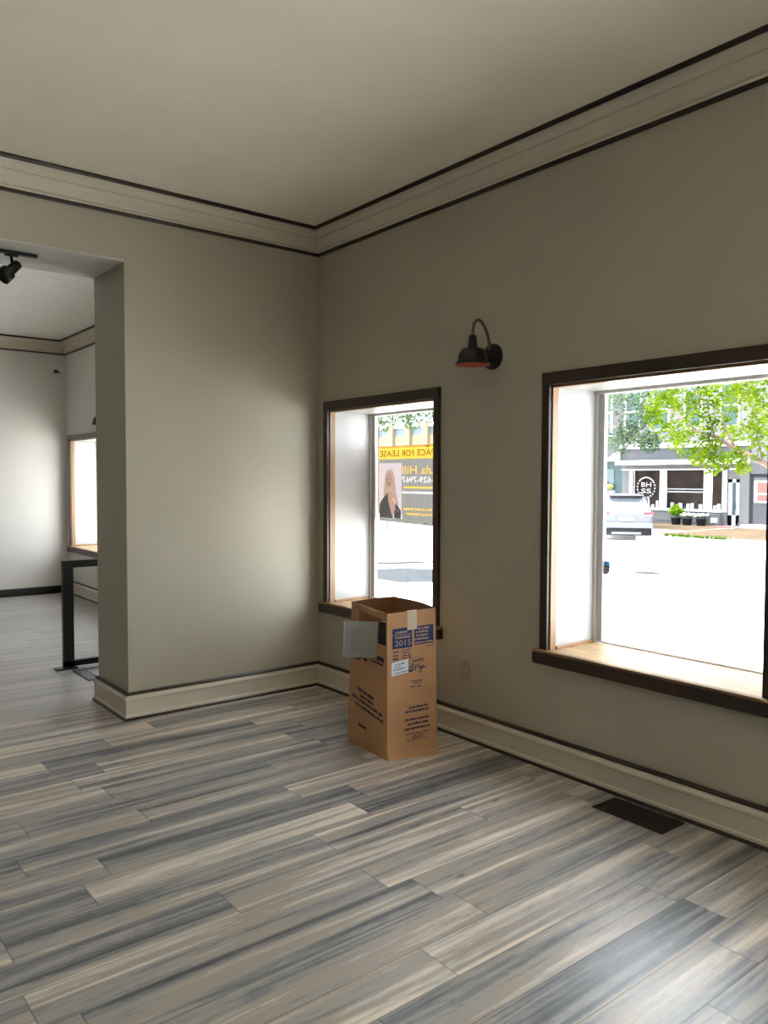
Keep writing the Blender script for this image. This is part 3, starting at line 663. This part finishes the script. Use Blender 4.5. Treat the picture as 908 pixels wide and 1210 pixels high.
# round logo
m = MB(); lc = (16.78, 1.13)
for k in range(40):
    a = 2 * PI * k / 40; 
    if k % 2 == 0 or 3 < k < 17: 
        ps = [(r * math.cos(t), r * math.sin(t)) for r, t in ((.50, a), (.50, a + .157), (.44, a + .157), (.44, a))]
        m.face([(FX - .006, lc[0] + p, lc[1] + q) for p, q in ps])
lg = m.build('window_logo', SWH, sb, recalc=False)
for t_, z_ in (('BH', .03), ('SS', -.27)): b = MB(); b.text(t_, (FX - .006, lc[0] + .25, lc[1] + z_), (0, -1, 0), (0, 0, 1), .52, .21, .004); b.build('logo_letters', SWH, lg)
MB().box(FX - .003, FX, 13.0, 17.5, .16, 1.95).build('glass_pane', glass_mat('shop_glass', (.90, .90, .90), 0.0), sb)
# entrance: recessed white door with glass, side light, pilaster
d_ = bx(sb, 'door', SWH, (FX + .08, FX + .14, 12.62, 12.80, -.46, 1.53), (FX + .08, FX + .14, 12.30, 12.45, -.46, 1.53), (FX + .08, FX + .14, 12.3, 12.8, 1.38, 1.53), (FX + .08, FX + .14, 12.3, 12.8, -.46, -.02))
bx(d_, 'door_glass', TEAL, (FX + .10, FX + .12, 12.45, 12.62, -.02, 1.38))
MB().tube([(FX + .04, 12.44, .28), (FX + .04, 12.44, .52)], .02).build('door_handle', SLOT, d_)
bx(sb, 'entrance_backing', SF, (FX + .16, FX + .2, 12.18, 12.82, -.5, 1.6)); bx(sb, 'side_light', TEAL, (FX + .10, FX + .12, 12.18, 12.30, -.46, 1.5))
bx(sb, 'pilaster', SW, fy(11.79, 12.18, WALKZ, 2.11, 0, .14)); bx(sb, 'pilaster_base', SF, fy(11.79, 12.22, WALKZ, WALKZ + .16, 0, .18))
for y in (12.3, 14.0, 15.6, 17.1):
    f = bx(sb, 'upper_window', SWH, fy(y, y + .9, 3.75, 5.7, 0, .05)); bx(f, 'pane', TEAL, fy(y + .09, y + .81, 3.85, 4.68, .02, .06), fy(y + .09, y + .81, 4.76, 5.6, .02, .06))
# red mat, notice box
tag(MB().box(28.6, 29.5, 12.28, 12.95, WALKZ + .006, WALKZ + .02, .004).build('door_mat', mat('dark_red_mat', (.20, .035, .05), .9), org=(29, 12.6, WALKZ)), 'dark red mat outside the white shop door', 'mat')
o = empty('bench_box', (29.3, 13.22, WALKZ), 'low grey box with a white card beside the shop door', 'box'); MB().box(29.35, 29.6, 12.94, 13.5, WALKZ + .006, .02, .01).build('case', SF, o); MB().box(29.335, 29.352, 13.03, 13.34, -.36, -.15).build('card', SWH, o); MB().box(29.335, 29.352, 13.38, 13.48, WALKZ + .03, 0).build('vent_strip', SLOT, o)

# teal shop at the left
tb = empty('teal_shop', (FX, 21, WALKZ), 'teal-grey shopfront at the left edge of the right window view', 'building')
bx(tb, 'wall', TEAL, (FX, FX + .3, 18.1, 24.5, WALKZ, 3.0)); bx(tb, 'upper_wall', SF, (FX, FX + .3, 18.1, 24.5, 3.0, 6.8)); bx(tb, 'fascia', SF, fy(18.2, 24.5, 2.45, 2.98, 0, .15))
m = MB(); m.prism([(24.5, 2.40), (18.11, 2.38), (18.11, 2.83), (18.19, 2.83), (18.49, 2.56), (24.5, 2.56)], (FX - .5, 0, 0), (FX - .16, 0, 0), (0, 1, 0), (0, 0, 1)); m.build('awning', SWH, tb)
bx(tb, 'display_window', mat('teal_pane', (.028, .05, .06), .25), fy(18.55, 23.5, .1, 2.0, 0, .03))
random.seed(5)
for y, z, c in ((19.05, 1.25, (.28, .12, .04)), (18.68, 1.15, (.15, .19, .03)), (19.35, .75, (.25, .03, .035)), (18.95, .68, (.17, .22, .25)), (19.42, 1.2, (.12, .17, .18)), (18.8, .28, (.15, .2, .22))):
    MB().lathe([(.0001, -.15), (.13, -.12), (.19, 0), (.13, .12), (.0001, .15)], (FX - .12, y, z), seg=16).build('display_item', mat('display_%d_%d' % (y * 100, z * 100), c, .6), tb)
bx(tb, 'ledge', PAPER, fy(18.5, 20.5, .86, .92, 0, .2)); 
for y in (18.68, 21.2): f = bx(tb, 'upper_window', SWH, fy(y, y + 1.3, 3.6, 5.9, 0, .06)); bx(f, 'pane', TEAL, fy(y + .1, y + 1.2, 3.7, 4.7, .03, .07), fy(y + .1, y + 1.2, 4.8, 5.8, .03, .07))

# charcoal entrance at the right
cb = empty('charcoal_building', (FX, 9, WALKZ), 'charcoal-painted building front at the right edge of the window view', 'building')
bx(cb, 'wall', CHAR, (FX, FX + .3, 2, 11.78, WALKZ, 2.2)); bx(cb, 'upper_wall', SW, (FX, FX + .3, 2, 11.78, 2.2, 6.8)); bx(cb, 'fascia', SF, fy(2, 11.75, 1.75, 2.2, 0, .1))
d_ = bx(cb, 'door', mat('near_black_door', (.03, .03, .037), .4), fy(10.55, 11.62, WALKZ + .14, 1.60, 0, .06))
f = bx(d_, 'door_window_frame', SWH, fy(10.75, 11.58, .55, 1.47, .06, .10)); bx(f, 'pane', PINKM, fy(10.82, 11.44, .63, .88, .1, .11), fy(10.82, 11.44, .96, 1.40, .1, .11))
bx(cb, 'door_step', SWH, (FX - .9, FX, 10.3, 11.75, WALKZ + .006, WALKZ + .14))
# cream building farther left
CRM = mat('cream_stucco', (.15, .122, .078), .8, spec=.06, var=.08, vscale=2); BLG = mat('blue_grey_panel', (.055, .072, .09), .6)
cr = empty('cream_building', (FX, 34, WALKZ), 'cream building with pilasters and blue-grey panels, seen above the lease sign', 'building')
bx(cr, 'wall', CRM, (FX, FX + .3, 24.5, 50, WALKZ, 4.25)); bx(cr, 'blue_band', BLG, (FX, FX + .25, 24.5, 50, 4.25, 4.75)); bx(cr, 'parapet', SWH, (FX - .1, FX + .3, 24.5, 50, 4.75, 4.9))
for k in range(14): y = 25.2 + k * 1.72; bx(cr, 'pilaster', CRM, fy(y, y + .48, WALKZ, 5.05, 0, .22))
for k in range(13): y = 26.0 + k * 1.72; bx(cr, 'shop_window', TEAL, fy(y, y + .7, .3, 2.9, 0, .03))

# ------------------------------------------------------------------ car
SILV = mat('silver_white_car_paint', (.050, .056, .070), .45, metal=.0); CARG = mat('car_glass', (.10, .12, .15), .08); RED = mat('red_tail_lens', (.22, .003, .008), .25); CBLK = mat('car_black_plastic', (.006, .0065, .0075), .7, spec=.06); CHR = mat('silver_plastic', (.09, .093, .10), .3, spec=.06)
car = empty('car', (0, 0, 0), 'silver-white estate car parked nose-in across the street, rear towards the window', 'car')
ST = [(0.00, .80, .34, .98, .62, .99), (.06, .88, .32, 1.02, .66, 1.04), (.30, .91, .28, 1.06, .70, 1.45), (.52, .92, .26, 1.06, .62, 1.60), (1.3, .925, .26, 1.05, .63, 1.655), (2.3, .925, .26, 1.03, .62, 1.64), (2.75, .925, .26, 1.02, .60, 1.56), (3.45, .92, .26, 1.0, .66, 1.06), (4.1, .90, .28, .92, .62, .96), (4.45, .84, .32, .74, .5, .80), (4.56, .70, .38, .60, .4, .66)]
m = MB(); rings = []
for (y, hw, zb_, zs, tw, zt) in ST:
    half = [(hw * .86, zb_), (hw * .97, zb_ + .12), (hw, (zb_ + zs) / 2), (hw * .985, zs - .06), (hw * .95, zs), (tw + (hw * .93 - tw) * .35, zs + (zt - zs) * .62), (tw, zt - .04 * min(1, (zt - zs) * 4)), (tw * .8, zt), (0, zt + .012)]
    pts = half + [(-x, z) for x, z in reversed(half[:-1])]
    rings.append([m.bm.verts.new((x, y, z)) for x, z in pts])
for a, b_ in zip(rings, rings[1:]):
    for i in range(len(a)): m.bm.faces.new((a[i], a[(i + 1) % len(a)], b_[(i + 1) % len(a)], b_[i])).smooth = True
m.bm.faces.new(rings[0][::-1]); m.bm.faces.new(rings[-1])
body = m.build('body', SILV, car)
def cpart(name, m_, fn, parent=car): b = MB(); fn(b); return b.build(name, m_, parent)
cpart('rear_window', CARG, lambda b: (b.prism([(-.60, 0), (.60, 0), (.54, .46), (-.54, .46)], (0, .085, 1.075), (0, .075, 1.078), (1, 0, 0), Vector((0, .52, .86)))))
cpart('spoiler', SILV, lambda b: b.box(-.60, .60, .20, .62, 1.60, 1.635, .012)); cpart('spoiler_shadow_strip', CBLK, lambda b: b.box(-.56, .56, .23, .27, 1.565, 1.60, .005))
cpart('wiper', SLOT, lambda b: b.tube([(0, .05, 1.12), (.22, .075, 1.17), (.42, .08, 1.17)], .012))
for s in (-1, 1):
    tl = cpart('tail_light', RED, lambda b: (b.box(s * .58, s * .90, -.03, .10, .92, 1.02, .02), b.box(s * .80, s * .915, .0, .26, .92, 1.04, .02)))
    cpart('reversing_lens', SWH, lambda b: b.box(s * .60, s * .86, -.034, .0, .895, .925, .006), tl)
cpart('licence_plate', SWH, lambda b: b.box(-.26, .26, -.035, .0, .72, .84, .006)); cpart('plate_recess', CHR, lambda b: b.box(-.42, .42, -.025, .02, .865, .895, .004))
bmp = cpart('rear_bumper', SILV, lambda b: b.box(-.90, .90, -.09, .12, .46, .66, .04)); cpart('lower_bumper', CBLK, lambda b: b.box(-.86, .86, -.06, .16, .20, .46, .03)); cpart('skid_plate', CHR, lambda b: b.box(-.50, .50, -.075, .0, .24, .32, .01), bmp)
for s in (-1, 1):
    for y in (.78, 3.65):
        w_ = MB().lathe([(.20, -.11), (.31, -.11), (.335, -.08), (.335, .08), (.31, .11), (.20, .11)], (s * .80, y, .335), 'X', 32).build('wheel', CBLK, car); MB().lathe([(.0001, .06 * s), (.10, .08 * s), (.20, .10 * s), (.21, .0)], (s * .80, y, .335), 'X', 24).build('hubcap', CHR, w_)
    cpart('side_window', CARG, lambda b: b.prism([(.7, 1.08), (3.1, 1.08), (2.5, 1.50), (.9, 1.52)], (s * .80, 0, 0), (s * .84, 0, 0), (0, 1, 0), (0, 0, 1)))
    cpart('door_mirror', SILV, lambda b: b.box(s * .90, s * 1.08, 2.95, 3.07, 1.02, 1.15, .03))
    cpart('roof_rail', CHR, lambda b: b.tube([(s * .58, .7, 1.655), (s * .57, 1.5, 1.70), (s * .57, 2.4, 1.685)], .016))
car.location = (21.05, 11.88, ROADZ); car.rotation_euler.z = -math.radians(52)

# ------------------------------------------------------------------ plants
def leaves(mb, centres, n, size, flat=1.0, rng=random):
    for _ in range(n):
        cx, cy, cz, r = rng.choice(centres)
        while True:
            v = Vector((rng.uniform(-1, 1), rng.uniform(-1, 1), rng.uniform(-1, 1)))
            if v.length < 1: break
        p = Vector((cx, cy, cz)) + Vector((v.x * r, v.y * r, v.z * r * flat)); s = size * rng.uniform(.6, 1.25)
        a = Vector((rng.gauss(0, 1), rng.gauss(0, 1), rng.gauss(0, .5))).normalized(); b = a.cross(Vector((rng.gauss(0, 1), rng.gauss(0, 1), rng.gauss(0, 1)))).normalized(); c = a.cross(b) * .25
        q = [p - a * s, p - a * .2 * s + b * .55 * s + c * s, p + a * s, p - a * .2 * s - b * .55 * s + c * s]
        V = [mb.bm.verts.new(k) for k in q]; mb.bm.faces.new((V[0], V[1], V[2])); mb.bm.faces.new((V[0], V[2], V[3]))
CL = [(5.23, 0.57, 2.55, 0.13), (5.95, 0.79, 2.66, 0.151), (5.86, 0.51, 2.66, 0.151), (5.36, -0.05, 2.57, 0.173), (5.6, -0.17, 2.61, 0.173), (5.55, -0.43, 2.6, 0.194), (5.75, 0.96, 2.45, 0.108), (5.89, 0.87, 2.38, 0.151), (5.19, 0.27, 2.4, 0.13), (5.13, 0.44, 2.11, 0.13), (5.94, 0.77, 2.11, 0.13), (5.53, 0.39, 1.92, 0.14), (5.86, 0.72, 1.98, 0.108), (5.1, 0.04, 2.14, 0.13), (5.54, 0.1, 2.26, 0.14), (5.82, 0.05, 2.37, 0.14), (5.33, 0.04, 2.44, 0.13), (6.04, -0.04, 2.43, 0.162), (6.0, -0.26, 2.36, 0.173), (5.13, -0.7, 2.01, 0.151), (5.12, -0.56, 2.06, 0.108), (5.64, 0.05, 2.11, 0.13), (6.04, 0.1, 2.03, 0.108), (5.48, 0.01, 1.86, 0.108), (5.32, -0.19, 1.71, 0.086), (5.52, 0.06, 1.67, 0.097), (5.13, -0.45, 1.75, 0.086), (5.32, -0.41, 1.64, 0.076), (5.54, 0.14, 1.92, 0.108), (5.6, -0.48, 1.85, 0.13), (5.33, 0.52, 2.47, 0.108), (5.33, 0.13, 1.76, 0.086), (5.32, 0.71, 2.26, 0.086), (5.56, -0.53, 2.17, 0.151), (5.39, 0.25, 2.34, 0.108), (5.12, -0.3, 2.47, 0.151), (5.94, -0.09, 2.58, 0.13), (5.66, -0.48, 2.46, 0.173), (5.74, -0.67, 2.41, 0.324), (5.29, -0.94, 2.0, 0.27), (6.09, -0.78, 2.61, 0.432), (5.96, 0.13, 2.79, 0.216), (5.22, -0.64, 2.73, 0.27), (5.43, 0.26, 2.75, 0.162)]
BARK = mat('grey_brown_bark', (.11, .078, .058), .9, var=.3, vscale=12)
tr1 = empty('maple_tree', (5.6, -2.2, WALKZ), 'bright green maple whose low bough hangs across the right window view', 'tree')
MB().tube([(5.6, -2.2, WALKZ), (5.6, -2.15, .6), (5.58, -2.05, 1.5), (5.6, -2.1, 2.6), (5.6, -2.2, 4.2)], [.16, .13, .11, .10, .05], 14).build('trunk', BARK, tr1)
m = MB(); m.tube([(5.6, -2.06, 1.35), (5.6, -1.3, 1.42), (5.6, -.758, 1.548), (5.6, -.524, 1.68), (5.6, -.181, 1.858), (5.6, .077, 2.003), (5.6, .291, 2.072), (5.6, .572, 2.289), (5.6, .806, 2.512)], [.07, .05, .040, .034, .026, .022, .017, .011, .005], 10)
for a, b_ in (((5.6, -.18, 1.858), (5.55, .0, 2.3)), ((5.6, .077, 2.0), (5.5, .12, 2.45)), ((5.6, .29, 2.07), (5.7, .55, 1.95)), ((5.6, -.5, 1.69), (5.5, -.45, 2.3)), ((5.6, -.2, 1.85), (5.4, -.05, 1.65)), ((5.6, -1.4, 1.42), (5.5, -.7, 2.6)), ((5.55, .0, 2.3), (5.6, .5, 2.65))):
    m.tube([a, tuple((Vector(a) + Vector(b_)) / 2 + Vector((0, .03, .02))), b_], [.013, .009, .004], 6)
m.build('branch', BARK, tr1)
rg = random.Random(21); m = MB(); leaves(m, [(a, b, c, r * 1.25) for a, b, c, r in CL], 4300, .031, rng=rg); leaves(m, [(5.6, -1.7, 3.2, .8), (5.6, -2.3, 3.6, 1.1), (5.2, -2.9, 3.0, .9), (6.2, -2.0, 4.3, 1.0)], 3000, .06, rng=rg)
m.build('foliage', leaf_mat('maple_leaf', (.064, .104, .006), (.095, .140, .006)), tr1, recalc=False)

BGL = leaf_mat('glare_paled_leaf', (.060, .095, .055), (.080, .125, .07))  # glare over the far trees mixed into a paler, bluer leaf colour
def far_tree(x, y, z0, blobs, label, ty, n=2600, sz=.10):
    """ty: where along the kerb the trunk stands"""
    t = empty('street_tree', (x, ty, z0), label, 'tree', 'street trees across the road')
    tw = MB(); tw.tube([(x, ty, z0), (x + .03, ty - .03, z0 + 2.4), (x, ty - .1, 5.5), (x, ty - .2, 7.4)], [.16, .13, .08, .03], 10)
    for bx_, by_, bz_, br_ in blobs[::2]: tw.tube([(x, ty - .05, 3.6), ((x + bx_) / 2, (ty + by_) / 2, (3.9 + bz_) / 2 + .3), (bx_, by_, bz_)], [.06, .035, .012], 6)
    tw.build('trunk', BARK, t)
    m = MB(); leaves(m, blobs, n, sz, rng=rg); m.build('foliage', BGL, t, recalc=False); return t
far_tree(25.6, 14.3, WALKZ, [(25.3, 15.3, 4.9, .7), (25.4, 14.2, 5.0, .7), (25.6, 14.7, 4.2, .75), (25.3, 13.9, 4.1, .5), (25.6, 15.0, 3.5, .5), (25.5, 14.2, 3.3, .6), (25.4, 13.8, 3.0, .45), (25.4, 15.3, 3.1, .6), (25.8, 14.6, 5.7, .9), (25.6, 17.6, 5.6, 1.4)], 'street tree with glare-paled green leaves reaching in front of the grey shop upper wall', 17.4, 3400, .075)
far_tree(25.6, 30.5, WALKZ, [(25.5, 31.5, 5.0, .8), (25.5, 30.0, 5.2, .8), (25.6, 29.0, 4.9, .7), (25.6, 32.5, 5.3, .9), (25.6, 30.6, 6.2, 1.2), (25.6, 28.3, 5.6, .9), (25.6, 27.4, 5.2, .7)], 'blue-green tree rising above the cream building in the left window', 34.6, 2600, .10)
ps = MB().tube([(17.26, 20.79, ROADZ), (17.26, 20.79, .25)], .045, 10).build('bollard', SLOT, org=(17.26, 20.79, ROADZ)); tag(ps, 'slim dark post out in the street, its foot showing under the lease sign', 'post')

POT = mat('dark_planter', (.02, .021, .025), .5, spec=.06); LIME = leaf_mat('lime_leaf', (.11, .20, .01), (.15, .25, .01)); PETAL = mat('white_petal', (.8, .8, .8), .7)
def planter(x, y, label, kind):
    p = empty('planter', (x, y, WALKZ), label, 'planter', 'planters outside the grey shop')
    MB().lathe([(.0001, .0), (.17, .0), (.22, .30), (.235, .30), (.235, .34), (.20, .34), (.19, .30), (.0001, .30)], (x, y, WALKZ), seg=24).build('pot', POT, p)
    m = MB()
    if kind == 'bush': leaves(m, [(x, y, .06, .28), (x, y + .15, .10, .22), (x, y - .15, .12, .22), (x, y, .24, .2)], 900, .05, .8, rg); m.build('foliage', LIME, p, recalc=False)
    else:
        leaves(m, [(x, y, -.12, .20), (x, y + .06, -.15, .18)], 500, .04, .5, rg); m.build('foliage', BGL, p, recalc=False); m = MB()
        for k in range(46): q = Vector((x + rg.uniform(-.22, .22), y + rg.uniform(-.22, .22), -.02 + rg.uniform(-.06, .06))); m.obox(q, (1, 0, 0), (0, 1, 0), (0, 0, 1), .03, .03, .012, .008)
        m.build('blossom', PETAL, p)
planter(28.9, 14.72, 'dark pot with a round lime-green bush outside the grey shop', 'bush'); planter(28.8, 14.12, 'dark pot with white flowers, right of the lime-green bush', 'flowers'); planter(28.9, 13.52, 'smaller dark pot of trailing white flowers nearest the shop door', 'flowers')
o = empty('garden_ornament', (28.6, 15.85, WALKZ), 'small striped ornament standing left of the lime-green bush', 'ornament')
MB().lathe([(.0001, 0), (.16, 0), (.20, .12), (.16, .24), (.10, .34), (.0001, .38)], (28.6, 15.85, WALKZ), seg=20).build('ornament_body', CHR, o)
for z in (.10, .20, .29): MB().lathe([(.205 - z * .3, -.02), (.225 - z * .3, 0), (.205 - z * .3, .02)], (28.6, 15.85, WALKZ + z), seg=20).build('stripe', SDK, o)

# ------------------------------------------------------------------ daylight
w = bpy.data.worlds.new('overcast'); S.world = w; w.use_nodes = True; nt = w.node_tree
bg = nt.nodes['Background']; tc = nt.nodes.new('ShaderNodeTexCoord'); sp = nt.nodes.new('ShaderNodeSeparateXYZ'); rp = nt.nodes.new('ShaderNodeValToRGB')
rp.color_ramp.elements[0].position = 0; rp.color_ramp.elements[0].color = (.86, .93, 1, 1); rp.color_ramp.elements[1].position = 1; rp.color_ramp.elements[1].color = (.95, .97, 1, 1)
nt.links.new(tc.outputs['Generated'], sp.inputs[0]); nt.links.new(sp.outputs['Z'], rp.inputs['Fac']); nt.links.new(rp.outputs['Color'], bg.inputs['Color']); bg.inputs['Strength'].default_value = SKY
su = bpy.data.lights.new('hazy_sun', 'SUN'); su.energy = 24; su.angle = math.radians(12); su.color = (1, .96, .90)
so = bpy.data.objects.new('hazy_sun', su); COL.objects.link(so); so.rotation_euler = (0, -math.radians(12), 0)      # high over the roof, from behind the building
for k, y in enumerate(WINY):
    li = bpy.data.lights.new('window_portal', 'AREA'); li.shape = 'RECTANGLE'; li.size = 1.36; li.size_y = 1.12; li.cycles.is_portal = True
    lo = bpy.data.objects.new('window_portal', li); COL.objects.link(lo); lo.location = (.41, y - WW / 2, 1.295); lo.rotation_euler = (0, PI / 2, 0)

li = bpy.data.lights.new('window_portal', 'AREA'); li.shape = 'RECTANGLE'; li.size = SFZ1 - SFZ0; li.size_y = SFY1 - SFY0; li.cycles.is_portal = True
lo = bpy.data.objects.new('window_portal', li); COL.objects.link(lo); lo.location = (.41, (SFY0 + SFY1) / 2, (SFZ0 + SFZ1) / 2); lo.rotation_euler = (0, PI / 2, 0)
# ------------------------------------------------------------------ camera
cam = bpy.data.cameras.new('camera'); co = bpy.data.objects.new('camera', cam); COL.objects.link(co); S.camera = co
cam.sensor_fit = 'VERTICAL'; cam.sensor_height = 24; cam.lens = 937.24 / 1210 * 24; cam.clip_start = .05; cam.clip_end = 300
yaw, pit, rol = map(math.radians, (38.4592, -2.4014, .1845))
fw = Vector((math.sin(yaw) * math.cos(pit), math.cos(yaw) * math.cos(pit), math.sin(pit))); r = Vector((math.cos(yaw), -math.sin(yaw), 0)); u = r.cross(fw)
r2 = r * math.cos(rol) + u * math.sin(rol); u2 = -r * math.sin(rol) + u * math.cos(rol)
co.matrix_world = Matrix(((r2.x, u2.x, -fw.x, -3.2044), (r2.y, u2.y, -fw.y, -4.7981), (r2.z, u2.z, -fw.z, 1.5), (0, 0, 0, 1)))

S.view_settings.view_transform = 'Standard'; S.view_settings.look = 'None'; S.view_settings.gamma = 1; S.view_settings.use_curve_mapping = False
S.view_settings.exposure = 0.0
S.render.engine = 'CYCLES'; S.cycles.use_denoising = True; S.cycles.max_bounces = 10; S.cycles.diffuse_bounces = 6; S.cycles.transparent_max_bounces = 12; S.cycles.sample_clamp_indirect = 6
